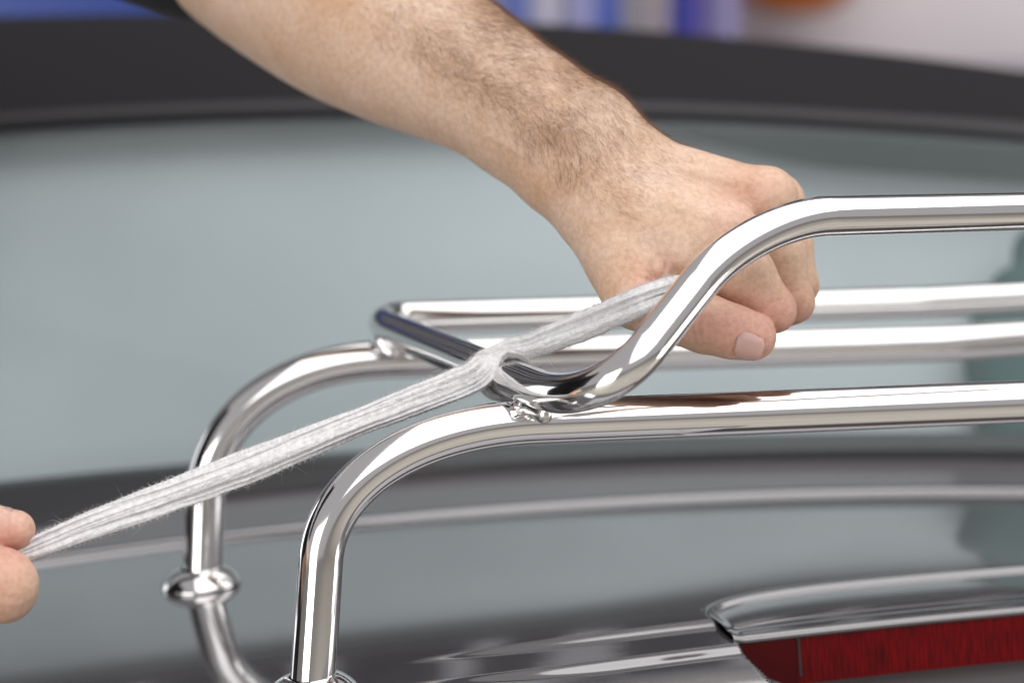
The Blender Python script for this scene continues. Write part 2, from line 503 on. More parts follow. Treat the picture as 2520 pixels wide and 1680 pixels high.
# body panel forward of the lid, with a rounded rear lip that catches the light
xs = np.linspace(-0.72, 0.72, 150)
rows = []
y0 = edge_y(xs); zb = deck_base(xs, y0)
for a in np.linspace(-0.9, math.pi / 2, 12):
    rows.append(np.stack([xs, y0 + 0.010 - 0.010 * math.cos(a), zb - 0.0035 + 0.007 * math.sin(a)], -1))
lip_rows = rows; rows = [rows[-1]]
y2 = wb_y(xs) + 0.05
for q in np.linspace(0.03, 1, 20):
    y = (y0 + 0.010) + (y2 - y0 - 0.010) * q
    rows.append(np.stack([xs, y, deck_base(xs, y0 + 0.01) + 0.0035 + (y - y0 - 0.01) * 0.02 + 0.004 * math.sin(q * 2.2)], -1))
panel = loft('rear_deck_panel', rows, M_satin, car)
loft('panel_lip', lip_rows, M_paint, panel)
def panel_z(x): return deck_base(x, edge_y(x) + 0.01) + 0.0035

# black seal at the foot of the window
rows = []
ys, yw = seal_y(xs), wb_y(xs)
for q in np.linspace(0, 1, 14):
    z = panel_z(xs) + 0.002 + 0.016 * math.sin(q * math.pi / 2) ** 0.7 - 0.004 * (q < 0.04)
    rows.append(np.stack([xs, ys + (yw + 0.012 - ys) * q, z], -1))
loft('window_seal', rows, M_rubber, car)

# rear window and fabric roof
def zfit(pxs, yf_, deg=2):
    h = np.array([hit_y(a, b, yf_) for a, b in pxs]); return poly_through(h, 2, deg)
DY_T, DY_S, DY_R = 0.20, 0.212, 0.40
z_wt = zfit([(0, 318), (400, 300), (850, 285), (1610, 288), (2100, 312), (2520, 345)], lambda x: wb_y(x) + DY_T)
z_se = zfit([(0, 292), (765, 266), (1590, 258), (2100, 288), (2520, 312)], lambda x: wb_y(x) + DY_S)
z_rf = zfit([(0, 40), (400, 40), (1300, 52), (1700, 88), (2100, 122), (2520, 175)], lambda x: wb_y(x) + DY_R)
xw = np.linspace(-0.60, 0.60, 120)
def zwb(x): return panel_z(x) + 0.0165

M_glass = mat('tinted_rear_glass', (0.30, 0.35, 0.37), 0.22, 0.0)
N, L, b = nodes(M_glass)
b.inputs['Coat Weight'].default_value = 0.6; b.inputs['Coat Roughness'].default_value = 0.03
out = N['Material Output']; tr = N.new('ShaderNodeBsdfTransparent'); mx = N.new('ShaderNodeMixShader')
tr.inputs[0].default_value = (0.86, 0.90, 0.905, 1); mx.inputs[0].default_value = 0.17
L.new(tr.outputs[0], mx.inputs[1]); L.new(b.outputs[0], mx.inputs[2]); L.new(mx.outputs[0], out.inputs['Surface'])
noise_color(M_glass, (0.29, 0.325, 0.34), (0.35, 0.39, 0.405), 9, 0.3, 0.7, 2)  # mottled colour stands in for faint reflections on the glass

rows = []
for q in np.linspace(-0.03, 1.02, 26):
    y = wb_y(xw) + DY_T * q
    z = zwb(xw) + (z_wt(xw) - zwb(xw)) * q + 0.012 * math.sin(max(0, min(1, q)) * math.pi)
    rows.append(np.stack([xw, y, z], -1))
loft('rear_window', rows, M_glass, car)
# binding seam round the window top
rows = []
for a in np.linspace(-0.3, math.pi + 0.2, 12):
    y = wb_y(xw) + DY_S - 0.004 - 0.006 * math.cos(a)
    z = z_se(xw) - 0.004 - 0.004 * math.cos(a) + 0.0045 * math.sin(a)
    rows.append(np.stack([xw, y, z], -1))
M_seam = mat('grey_seam_binding', (0.05, 0.047, 0.05), 0.7)
roof_rows = []
ya, yb = wb_y(xw) + DY_T - 0.004, wb_y(xw) + DY_R
za, zr = z_wt(xw) + 0.0015, z_rf(xw)
for q in np.linspace(0, 1, 24):
    t = q
    z = za + (zr - za) * math.sin(t * math.pi / 2) ** 0.92
    roof_rows.append(np.stack([xw, ya + (yb - ya) * q, z], -1))
for q in np.linspace(0.06, 1, 14):
    roof_rows.append(np.stack([xw, yb + 0.7 * q, zr - 0.004 * q - 0.05 * q * q], -1))
roof = loft('fabric_roof', roof_rows, M_fabric, car)
loft('seam_binding', rows, M_seam, roof)
tr_rows = [np.stack([xw, wb_y(xw) + DY_T * q_ + 0.002, zwb(xw) + (z_wt(xw) - zwb(xw)) * q_ + dz_], -1) for q_, dz_ in ((0.965, 0.0), (0.985, 0.004), (1.02, 0.006))]
loft('window_trim', tr_rows, M_rubber, car)

# behind glass: added pale panel standing in for reflections, dark green seat back
M_reflection_panel = mat('pale_blue_reflection_panel', (0.72, 0.78, 0.80), 0.9)
noise_color(M_reflection_panel, (0.47, 0.505, 0.52), (0.56, 0.595, 0.61), 5, 0.3, 0.7, 2)
def roof_z(x, dy):
    t = (dy - DY_T + 0.004) / (DY_R - DY_T + 0.004)
    return (z_wt(x) + 0.0015) + (z_rf(x) - z_wt(x) - 0.0015) * math.sin(max(0.0, min(1.0, t)) * math.pi / 2) ** 0.92
top = np.where(xw < 2, z_wt(xw) - 0.03 + (roof_z(xw, 0.236) - 0.014 - z_wt(xw) + 0.03) * smooth01((0.10 - xw) / 0.22), 0)
rows = [np.stack([xw, wb_y(xw) + 0.034 + 0.205 * q, zwb(xw) - 0.03 + (top - zwb(xw) + 0.03) * q], -1) for q in np.linspace(0, 1, 14)]
loft('window_reflection_panel', rows, M_reflection_panel, car)
M_green = mat('dark_green_seat', (0.012, 0.085, 0.075), 0.7)
loft('green_reflection_sheet', [np.stack([xw, wb_y(xw) + 0.275 + 0.1 * q, (roof_z(xw, 0.275 + 0.1 * q) - 0.012) * 1.0 - 0.2 * (1 - q)], -1) for q in (0, 0.5, 1)], M_green, car)  # unseen green sheet, added to put a green reflection in the lid
sb = Body((0.05, 0.10, -0.06), (0.72, 0.56, 0.22), 0.006)
s0 = hit_y(2350, 770, lambda x: wb_y(x) + 0.09); s1 = hit_y(2490, 575, lambda x: wb_y(x) + 0.13)
print('seat', s0, s1)
for xq, tp in ((s0[0] + 0.019, s0[2] - 0.016), (s0[0] + 0.045, s0[2] + 0.008), (s1[0] + 0.02, s1[2] - 0.012), (s1[0] + 0.05, s1[2]), (s1[0] + 0.085, s1[2]), (s1[0] + 0.12, s1[2]), (s1[0] + 0.155, s1[2]), (s1[0] + 0.19, s1[2])):
    yq = float(wb_y(xq))
    sb.add((xq - 0.012, yq + 0.020, -0.02), (xq, yq + 0.022 + 1.0 * tp, tp), 0.019, 0.019, 0.010)
Vv, Qq = sb.mesh()
fast_mesh('seat_back', relax(Vv, Qq, 3), Qq, M_green, car)

# ------------------------------------------------------------------ workshop floor, back wall and what stands before it
fl = mesh_obj('floor', [(-30, -30, 0), (30, -30, 0), (30, 30, 0), (-30, 30, 0)], [(0, 1, 2, 3)], M_floor, smooth=False); tag(fl, kind='structure')
WY = 4.0
wl = mesh_obj('back_wall', [(-12, WY, 0), (12, WY, 0), (12, WY, 1.52), (-12, WY, 1.52)], [(0, 1, 2, 3)], M_wall, smooth=False); tag(wl, kind='structure')
M_wall2 = mat('charcoal_reflected_wall', (0.02, 0.02, 0.024), 0.7); noise_bump(M_wall2, 20, 0.1)
wu = mesh_obj('unseen_reflected_wall', [(-12, WY, 1.52), (12, WY, 1.52), (12, WY, 3.4), (-12, WY, 3.4)], [(0, 1, 2, 3)], M_wall2, smooth=False); tag(wu, kind='structure')  # out of view, made dark so the chrome side bar mirrors dark

M_reflection_strip = mat('pale_reflection_strip', (0.62, 0.62, 0.66), 0.6)  # unseen pale strips, added to streak the reflection in the side bar
xq = -4.0; br = np.random.default_rng(12)
while xq < 4.0:
    w_ = br.uniform(0.03, 0.11)
    mesh_obj('reflection_strip', [(xq + a * w_, WY - b_, 1.56 + c_ * 1.5) for a in (0, 1) for b_ in (0.004, 0.03) for c_ in (0, 1)],
             [(0, 1, 3, 2), (4, 6, 7, 5), (2, 3, 7, 6), (0, 4, 5, 1), (1, 5, 7, 3), (0, 2, 6, 4)], M_reflection_strip, wu, smooth=False)
    xq += w_ + br.uniform(0.08, 0.30)

# ------------------------------------------------------------------ chrome luggage rack
rack = empty('luggage_rack', CAR_O, YAW)
tag(rack, 'polished chrome tube luggage rack standing on the grey trunk lid', 'luggage rack')
ZR, RA, RC = -0.1835, 0.0095, 0.0083
ZC = ZR + 0.0168
def mirrored(pts, closed=False):
    q = to_car(pts)
    d = q[-1] - q[-2]; e = q[-1] + d * (-q[-1][0] / d[0]) if abs(d[0]) > 1e-9 else q[-1]
    if q[-1][0] < -0.002:
        q = np.vstack([q, seg(q[-1], e, 8)[1:]])
    else:
        q = q[q[:, 0] < -0.001]; q = np.vstack([q, [0, q[-1][1], q[-1][2]]])
    m = q[::-1][1:] * np.array([-1, 1, 1])
    return np.vstack([q, m])
# front arch tube
YA = 0.982
a0, a1, ak, a2, a3 = Py(767, 1712, YA), Py(790, 1372, YA + 0.004), Py(818, 1052, YA + 0.010), Pz(1330, 1036, ZR), Pz(2520, 988, ZR)
print('A end', a2, 'corner', ak)
tubeA = sweep('tube', mirrored(chain(seg(a0, a1, 12), bez(a1, ak, a2, 0.6, 48), seg(a2, a3, 14))), RA, M_chrome, rack)
tag(tubeA, 'front arch tube of the rack')
YB = 1.158
b0, b1, bk, b2, b3 = Py(497, 1462, YB), Py(505, 1235, YB + 0.003), Py(510, 897, YB + 0.008), Pz(950, 884, ZR), Pz(2520, 839, ZR)
print('B end', b2, 'corner', bk)
tubeB = sweep('tube', mirrored(chain(seg(b0, b1, 12), bez(b1, bk, b2, 0.6, 48), seg(b2, b3, 14))), RA, M_chrome, rack)
tag(tubeB, 'rear arch tube of the rack')
# upper loop: raised near rail, S-bend, side bar across both arches, far rail
c_r, c0, k1, c1 = P(2520, 520, 1.045), P(2040, 531.5, 1.000), P(1847, 536, 0.986), P(1720, 697, 0.977)
k2 = Pz(1466, 1017, ZC); c2, c3 = P(1600, 849, 0.966), Pz(1320, 956, ZC)
c4, k3, c5, c_b = Pz(980, 817, ZC), Pz(893, 784, ZC), Pz(1010, 782, ZC), Pz(2520, 737, ZC)
half = chain(seg(c_r, c0, 14), bez(c0, k1, c1, 0.56, 40), seg(c1, c2, 12), bez(c2, k2, c3, 0.6, 44), seg(c3, c4, 24), bez(c4, k3, c5, 0.6, 26), seg(c5, c_b, 16))
hq = to_car(half); hq = hq[hq[:, 0] < -0.002]
fa = hq[0] + (hq[0] - hq[1]) * (-hq[0][0] / (hq[0][0] - hq[1][0])); fb = hq[-1] + (hq[-1] - hq[-2]) * (-hq[-1][0] / (hq[-1][0] - hq[-2][0]))
hq = np.vstack([fa, hq, fb])
loop = np.vstack([hq, hq[::-1][1:] * np.array([-1, 1, 1])])
tubeC = sweep('tube', loop, RC, M_chrome, rack)
tag(tubeC, 'upper loop tube with the raised S-bend')
# flanges
def flange(foot, up):
    f = to_car(foot)
    z = np.array([*((to_car(up) - f)),]); z /= np.linalg.norm(z)
    f = np.array([f[0], f[1], float(lid_z(f[0], f[1])) + 0.0012])
    for sx in (1, -1):
        ff = f * np.array([sx, 1, 1]); nn = np.array([0.10 * np.sign(ff[0]), -0.02, 1.0]); nn /= np.linalg.norm(nn)
        Mx = Matrix.Translation(Vector(ff)) @ Vector(nn).to_track_quat('Z', 'Y').to_matrix().to_4x4()
        pr = [(0.0090, 0.0080), (0.0104, 0.0079), (0.0128, 0.0071), (0.0158, 0.0053), (0.0184, 0.0028), (0.0196, 0.0010), (0.0197, -0.0002), (0.0193, -0.0014), (0.0, -0.0016)]
        fo = lathe('flange', pr, M_chrome, rack, 56, Mx)
        bv = fo.modifiers.new('s', 'SUBSURF'); bv.levels = 1; bv.render_levels = 2
fA, fB = Py(768, 1700, YA), Py(495, 1450, YB)
for f, u in ((fA, a1), (fB, b1)): flange(f, u)
print('feet', to_car(fA), lid_z(*to_car(fA)[:2]), to_car(fB), lid_z(*to_car(fB)[:2]))
# weld beads where the loop crosses the arches
def weld(center, along, n, spread, r, seed):
    rr = np.random.default_rng(seed)
    c = to_car(center); bd = Body(c - 0.022, c + 0.022, 0.0006)
    al = to_car(np.asarray(along)) - to_car(np.zeros(3)); al /= np.linalg.norm(al)
    for i in range(n):
        t = (i / (n - 1) - 0.5) * 2
        p = c + al * t * spread + rr.normal(0, 0.00025, 3)
        bd.add(p, p + rr.normal(0, 0.0006, 3), r * rr.uniform(0.85, 1.1), r * rr.uniform(0.85, 1.1), 0.002)
    v, q = bd.mesh()
    fast_mesh('weld_bead', relax(v, q, 4, 0.5), q, M_weld, rack)
wA = Pz(1316, 1008, ZR + 0.0085); weld(wA, np.array([0.6, -0.75, -0.1]), 9, 0.0062, 0.0027, 3)
wB = Pz(948, 852, ZR + 0.009); weld(wB, np.array([-0.25, 0.1, 0.3]), 6, 0.005, 0.0029, 4)

# ------------------------------------------------------------------ fine fibres (hair, lint) as thin three-sided strands
def strands(name, roots, nrm, dirs, length, radius, mat_, parent, lift=0.5, curl=0.25, nseg=5, seed=1):
    r = np.random.default_rng(seed); n = len(roots)
    length = np.broadcast_to(length, (n,)).reshape(-1, 1); radius = np.broadcast_to(radius, (n,)).reshape(-1, 1)
    side = np.cross(nrm, dirs); side /= np.maximum(np.linalg.norm(side, axis=1), 1e-9)[:, None]
    kx, ky = r.normal(0, curl, (n, 1)), r.normal(0, curl, (n, 1))
    rings = []
    a = np.arange(3) * 2 * math.pi / 3
    for i in range(nseg):
        t = i / (nseg - 1)
        c = roots + length * (dirs * t + nrm * (lift * t - lift * 0.62 * t * t) + side * kx * t * t + nrm * ky * 0.5 * t ** 3)
        rr = radius * (1 - 0.8 * t)
        rings.append(np.stack([c + rr * (math.cos(q) * side + math.sin(q) * nrm) for q in a], 1))
    V = np.stack(rings, 1).reshape(-1, 3)          # strand, ring, 3
    base = (np.arange(n) * nseg * 3)[:, None]
    Q = []
    for i in range(nseg - 1):
        for j in range(3):
            k = (j + 1) % 3
            Q.append(base + np.array([[i * 3 + j, i * 3 + k, (i + 1) * 3 + k, (i + 1) * 3 + j]]))
    return fast_mesh(name, V, np.vstack(Q), mat_, parent)

# ------------------------------------------------------------------ white cloth strip, looped once round the side bar
M_cloth = mat('white_cotton_cloth', (0.64, 0.63, 0.645), 0.95)
noise_color(M_cloth, (0.62, 0.61, 0.625), (0.77, 0.76, 0.77), 420, 0.32, 0.6, 6)
_b = nodes(M_cloth)[2]; _b.inputs['Sheen Weight'].default_value = 0.25; _b.inputs['Sheen Roughness'].default_value = 0.6
_b.inputs['Subsurface Weight'].default_value = 0.1; _b.inputs['Subsurface Radius'].default_value = (0.0012, 0.0012, 0.0012)
noise_bump(M_cloth, 1100, 0.7, 0.0009, 5)
noise_bump(M_cloth, 260, 0.6, 0.0014, 5)
cloth_root = empty('cloth_strip', P(1200, 905, 1.05))
tag(cloth_root, 'white cotton cloth strip wound round the chrome bar and pulled tight by both hands', 'cloth')
def cl(p): return np.asarray(p) - np.array(cloth_root.location)

bar_a, bar_b = c3, c4
ax = (bar_b - bar_a) / np.linalg.norm(bar_b - bar_a)         # pointing away from the camera
up = np.array([0, 0, 1.0]); up -= ax * (up @ ax); up /= np.linalg.norm(up)
sd = np.cross(ax, up)                                         # to the right seen from the camera
def on_bar(px):                                               # bar axis point under photo column px
    t = np.linspace(-0.3, 1, 3000); p = bar_a + t[:, None] * (bar_b - bar_a)
    rel = p - ORG; dep = rel[:, 1] * CP - rel[:, 2] * SP
    return p[np.argmin(np.abs(1260 + F * rel[:, 0] / dep - px))]
cc0, cc1 = on_bar(1248), on_bar(1226)
path, wid, wdir, wmag, tmag = [], [], [], [], []
def put(p, w, W, T): path.append(np.asarray(p)); wdir.append(np.asarray(w) / np.linalg.norm(w)); wmag.append(W); tmag.append(T)
IMG_UP = np.array([0, SP, CP])
def strand_w(a, b):
    t = np.asarray(b) - np.asarray(a); t /= np.linalg.norm(t); w = IMG_UP - t * (IMG_UP @ t); return w
left = [(-40, 1405, 0.986, .0085, .006), (40, 1366, 0.985, .0085, .006), (78, 1350, 0.986, .0092, .006), (209, 1297, 0.992, .0112, .0068), (370, 1238, 1.0, .0128, .0068),
        (540, 1173, 1.006, .0130, .0064), (666, 1125, 1.012, .0128, .0064), (840, 1055, 1.020, .0118, .0070), (993, 996, 1.026, .0124, .0064), (1125, 944, 1.030, .0132, .0055), (1175, 918, 1.0325, .0135, .0045)]
lp = [P(a, b, c) for a, b, c, _, _ in left]
for i, (a, b, c, W, T) in enumerate(left):
    put(lp[i], strand_w(lp[max(i - 1, 0)], lp[min(i + 1, len(lp) - 1)]), W, T)
Rw = RC + 0.0016
def wrap(ang, f, W, T, rr=Rw):
    c = cc0 + (cc1 - cc0) * f
    n = math.cos(ang) * up + math.sin(ang) * sd
    put(c + n * rr, ax, W, T)
for ang, f in ((-22, 0.0), (5, 0.0), (35, 0.04), (75, 0.10), (120, 0.25), (165, 0.4), (210, 0.55), (250, 0.7), (285, 0.85), (320, 1.0)):
    k = min(1, abs(ang + 35) / 60)
    wrap(math.radians(ang), f, 0.0108 if ang < 200 else 0.0098, 0.0032, Rw + (0.0012 if ang > 300 else 0))
right = [(1290, 855, 1.046, .0100, .004), (1350, 834, 1.042, .0108, .0055), (1430, 804, 1.034, .0120, .0065), (1500, 774, 1.022, .0118, .0060), (1576, 741, 1.008, .0115, .0055),
         (1640, 714, 1.011, .0105, .005), (1690, 706, 1.026, .010, .005), (1760, 720, 1.045, .010, .005)]
rp = [P(a, b, c) for a, b, c, _, _ in right]
for i, (a, b, c, W, T) in enumerate(right):
    put(rp[i], strand_w(rp[max(i - 1, 0)], rp[min(i + 1, len(rp) - 1)]), W, T)
PTS = cat_rom(path, 12); WD = cat_rom(wdir, 12); WM = cat_rom(np.array(wmag)[:, None], 12)[:, 0]; TM = cat_rom(np.array(tmag)[:, None], 12)[:, 0]
T_ = np.gradient(PTS, axis=0); T_ /= np.linalg.norm(T_, axis=1)[:, None]
WD -= T_ * np.sum(WD * T_, 1)[:, None]; WD /= np.linalg.norm(WD, axis=1)[:, None]
ND = np.cross(WD, T_)
slen = np.concatenate([[0], np.cumsum(np.linalg.norm(np.diff(PTS, axis=0), axis=1))])
NS = 112; th = np.linspace(0, 2 * math.pi, NS, endpoint=False)
cu, su = np.cos(th), np.sin(th)
V = np.zeros((len(PTS), NS, 3)); OUTN = np.zeros_like(V)
ph = rng.uniform(0, 6.28, 8)
jit = np.convolve(rng.normal(0, 0.05, len(PTS) + 4), np.ones(5) / 5, 'valid')
jit2 = rng.normal(0, 0.09, (len(PTS), NS))
for _ in range(2): jit2 = (jit2 + np.roll(jit2, 1, 1) + np.roll(jit2, -1, 1)) / 3
for _ in range(3): jit2[1:-1] = (jit2[1:-1] + jit2[2:] + jit2[:-2]) / 3
jit2 *= 2.0
for i in range(len(PTS)):
    s = slen[i]
    u = cu + 0.06 * np.sin(5 * th + ph[0] + s * 30)
    tw = 0.22 * math.sin(s * 21 + 1.0) + 0.1 * math.sin(s * 47)
    fold = np.zeros(NS)
    for kf, (c0_, amp, wdt) in enumerate(((-0.30, 0.95, 0.07), (0.34, 0.8, 0.15), (0.02, 0.35, 0.05), (-0.66, 0.4, 0.12), (0.70, 0.3, 0.06))):
        cen = c0_ + 0.17 * math.sin(s * (11 + 5 * kf) + ph[kf]) + tw * 0.8
        ampl = amp * max(0.0, 0.6 + 0.55 * math.sin(s * (23 - 3 * kf) + ph[kf + 2]))
        fold += ampl * np.exp(-((u - cen) / wdt) ** 2)
    fold = np.clip(fold, 0, 0.85)
    prof_t = np.sign(su) * np.abs(su) ** 0.75 * (1 - 0.85 * fold)
    prof_t += 0.16 * np.sin(u * 4.2 + s * 40) * np.abs(su)
    edge = 1 + jit[i] + 0.03 * math.sin(s * 60 + 1)
    prof_t = prof_t + jit2[i] * min(1.0, TM[i] / 0.006) ** 2
    V[i] = PTS[i] + (u * WM[i] / 2 * edge)[:, None] * WD[i] + (prof_t * TM[i] / 2)[:, None] * ND[i]
    OUTN[i] = cu[:, None] * WD[i] * 0.6 + su[:, None] * ND[i]
f = grid_faces(len(PTS), NS, True)
cob = mesh_obj('cloth', cl(V.reshape(-1, 3)), f, M_cloth, cloth_root)
M_lint = mat('white_lint', (0.70, 0.69, 0.70), 0.9)
# lint: dense short nap along the edges, a few long stray fibres
n1 = 16000
ii = rng.integers(10, len(PTS) - 20, n1); jj = rng.integers(0, NS, n1)
edgeish = rng.random(n1) < 0.75
jj = np.where(edgeish, np.where(rng.random(n1) < 0.5, 0, NS // 2) + rng.integers(-9, 10, n1), jj) % NS
ro = cl(V[ii, jj]); nn = OUTN[ii, jj]; nn /= np.linalg.norm(nn, axis=1)[:, None]
dd = nn + 1.1 * T_[ii] * rng.choice([-1, 1], n1)[:, None] * rng.uniform(0.2, 1.0, n1)[:, None] + rng.normal(0, 0.35, (n1, 3)); dd /= np.linalg.norm(dd, axis=1)[:, None]
ln = rng.uniform(0.0004, 0.0019, n1); ln[:160] = rng.uniform(0.003, 0.009, 160)
strands('lint', ro, nn, dd, ln, 0.00006, M_lint, cloth_root, 0.2, 0.6, 5, 5)

# ------------------------------------------------------------------ person: one bare arm with a fist, the other hand at the far end of the cloth
M_skin = mat('skin', (0.60, 0.39, 0.28), 0.43)
N, L, b = nodes(M_skin)
b.inputs['Subsurface Weight'].default_value = 0.12; b.inputs['Subsurface Radius'].default_value = (0.0035, 0.0014, 0.0008); b.inputs['Specular IOR Level'].default_value = 0.45
tc = N.new('ShaderNodeTexCoord'); n1_ = N.new('ShaderNodeTexNoise'); n1_.inputs['Scale'].default_value = 28; n1_.inputs['Detail'].default_value = 7; n1_.inputs['Roughness'].default_value = 0.62
cr = N.new('ShaderNodeValToRGB'); e = cr.color_ramp.elements
e[0].position = 0.30; e[0].color = (0.60, 0.375, 0.235, 1); e[1].position = 0.68; e[1].color = (0.74, 0.55, 0.43, 1)
at = N.new('ShaderNodeAttribute'); at.attribute_name = 'flush'
mixr = N.new('ShaderNodeMixRGB'); mixr.blend_type = 'MIX'; mixr.inputs[2].default_value = (0.66, 0.34, 0.27, 1)
n2_ = N.new('ShaderNodeTexNoise'); n2_.inputs['Scale'].default_value = 420; n2_.inputs['Detail'].default_value = 3
mul = N.new('ShaderNodeMixRGB'); mul.blend_type = 'MULTIPLY'; mul.inputs[0].default_value = 0.30
cr2 = N.new('ShaderNodeValToRGB'); cr2.color_ramp.elements[0].position = 0.38; cr2.color_ramp.elements[0].color = (0.62, 0.5, 0.45, 1); cr2.color_ramp.elements[1].position = 0.6
L.new(tc.outputs['Object'], n1_.inputs['Vector']); L.new(tc.outputs['Object'], n2_.inputs['Vector'])
L.new(n1_.outputs[0], cr.inputs[0]); L.new(cr.outputs[0], mixr.inputs[1]); L.new(at.outputs['Fac'], mixr.inputs[0])
L.new(n2_.outputs[0], cr2.inputs[0]); L.new(mixr.outputs[0], mul.inputs[1]); L.new(cr2.outputs[0], mul.inputs[2]); L.new(mul.outputs[0], b.inputs['Base Color'])
noise_bump(M_skin, 700, 0.4, 0.0006, 4)
# skin lines: stretched cells
vo = N.new('ShaderNodeTexVoronoi'); vo.feature = 'DISTANCE_TO_EDGE'; vo.inputs['Scale'].default_value = 900
cl_ = N.new('ShaderNodeMapRange'); cl_.inputs[1].default_value = 0.0; cl_.inputs[2].default_value = 0.12
bp = N.new('ShaderNodeBump'); bp.inputs['Strength'].default_value = 0.3; bp.inputs['Distance'].default_value = 0.0003
L.new(tc.outputs['Object'], vo.inputs['Vector']); L.new(vo.outputs['Distance'], cl_.inputs[0]); L.new(cl_.outputs[0], bp.inputs['Height'])
L.new(b.inputs['Normal'].links[0].from_socket, bp.inputs['Normal']); L.new(bp.outputs[0], b.inputs['Normal'])
M_nail = mat('fingernail', (0.60, 0.34, 0.285), 0.36, **{'Subsurface Weight': 0.2, 'Coat Weight': 0.1, 'Coat Roughness': 0.3})
M_hair = mat('brown_arm_hair', (0.17, 0.082, 0.038), 0.5)
M_shirt = mat('black_shirt', (0.010, 0.010, 0.013), 0.9)
noise_bump(M_shirt, 500, 0.4, 0.0008)

person = empty('person', (-0.75, 1.15, 0))
tag(person, 'person in a black shirt pulling a cloth strip tight with both hands', 'person')
PO = np.array(person.location)
mm = 0.001
H = Body((-0.24, 0.96, CAM_Z - 0.235), (0.165, 1.28, CAM_Z + 0.115), 0.00105)
# forearm: a smooth taper from elbow to wrist
fk = np.array([(380, -400, 1.27, 47), (580, -165, 1.215, 45.5), (808, 6, 1.165, 43.0), (985, 103, 1.130, 39.0), (1163, 197, 1.105, 32.6), (1312, 298, 1.085, 28.0), (1400, 360, 1.073, 26.5)])
fs = cat_rom(fk, 5)
for a, c in zip(fs[:-1], fs[1:]):
    H.add(P(*a[:3]), P(*c[:3]), a[3] * mm, c[3] * mm, .0025)
for s_ in (-1, 1):
    w0 = P(1300 + s_ * 4, 290 - s_ * 7, 1.086); w1 = P(1424 + s_ * 23, 377 - s_ * 38, 1.070)
    H.add(w0, w1, .0270, .0212, .008)
    H.add(w1, P(1500 + s_ * 26, 440 - s_ * 44, 1.063), .0212, .0195, .010)
# hand body
met = [((1505, 485, 1.053, 18), (1788, 572, 1.038, 12.6)), ((1510, 412, 1.064, 18), (1880, 487, 1.054, 12.2)),
       ((1515, 405, 1.080, 17), (1905, 497, 1.074, 11.4)), ((1505, 430, 1.092, 15), (1905, 540, 1.094, 10.4))]
for a, c in met:
    H.add(P(*a[:3]), P(*c[:3]), a[3] * mm, c[3] * mm, .009)
H.add(P(1560, 560, 1.078), P(1790, 640, 1.075), .020, .015, .010)
H.add(P(1535, 535, 1.048), P(1690, 610, 1.037), .0180, .0145, .012)
for x, y, d, r in ((1795, 560, 1.034, 10.0), (1893, 478, 1.050, 11.0), (1912, 490, 1.074, 10.4)):
    H.add(P(x, y, d), P(x + 6, y + 8, d), r * mm, r * mm, .007)
# thumb: its own chain, closed against the index finger
H.chain([(1522, 557, 1.050, 16.5), (1572, 722, 1.033, 15.3), (1650, 768, 1.025, 13.0), (1738, 797, 1.021, 12.2), (1800, 815, 1.020, 11.2), (1850, 827, 1.020, 10.5)], .003, .0022)
H.add(P(1470, 520, 1.056), P(1540, 620, 1.043), .0165, .0162, .014)
# fingers
H.chain([(1905, 540, 1.094, 9.6), (1922, 620, 1.093, 8.8), (1930, 690, 1.092, 8.2), (1855, 725, 1.104, 7.4), (1800, 692, 1.106, 6.8)], .003, .0016)
H.chain([(1905, 497, 1.074, 10.6), (1945, 600, 1.073, 9.8), (1963, 702, 1.072, 9.0), (1872, 755, 1.090, 8.2), (1800, 715, 1.094, 7.6)], .003, .0012)
H.chain([(1880, 487, 1.054, 11.2), (1924, 625, 1.053, 9.9), (1950, 742, 1.053, 9.3), (1862, 790, 1.072, 8.6), (1790, 752, 1.078, 8.0)], .003, .0010)
H.chain([(1788, 572, 1.037, 11.6), (1846, 672, 1.033, 10.3), (1904, 763, 1.031, 9.3), (1822, 792, 1.052, 8.8), (1752, 752, 1.062, 8.0)], .003, .0010,
        extra=[((1742, 640, 1.037, 12.0), (1866, 752, 1.034, 8.8))])
H.add(P(1700, 690, 1.048), P(1880, 765, 1.050), .0120, .0090, .001)
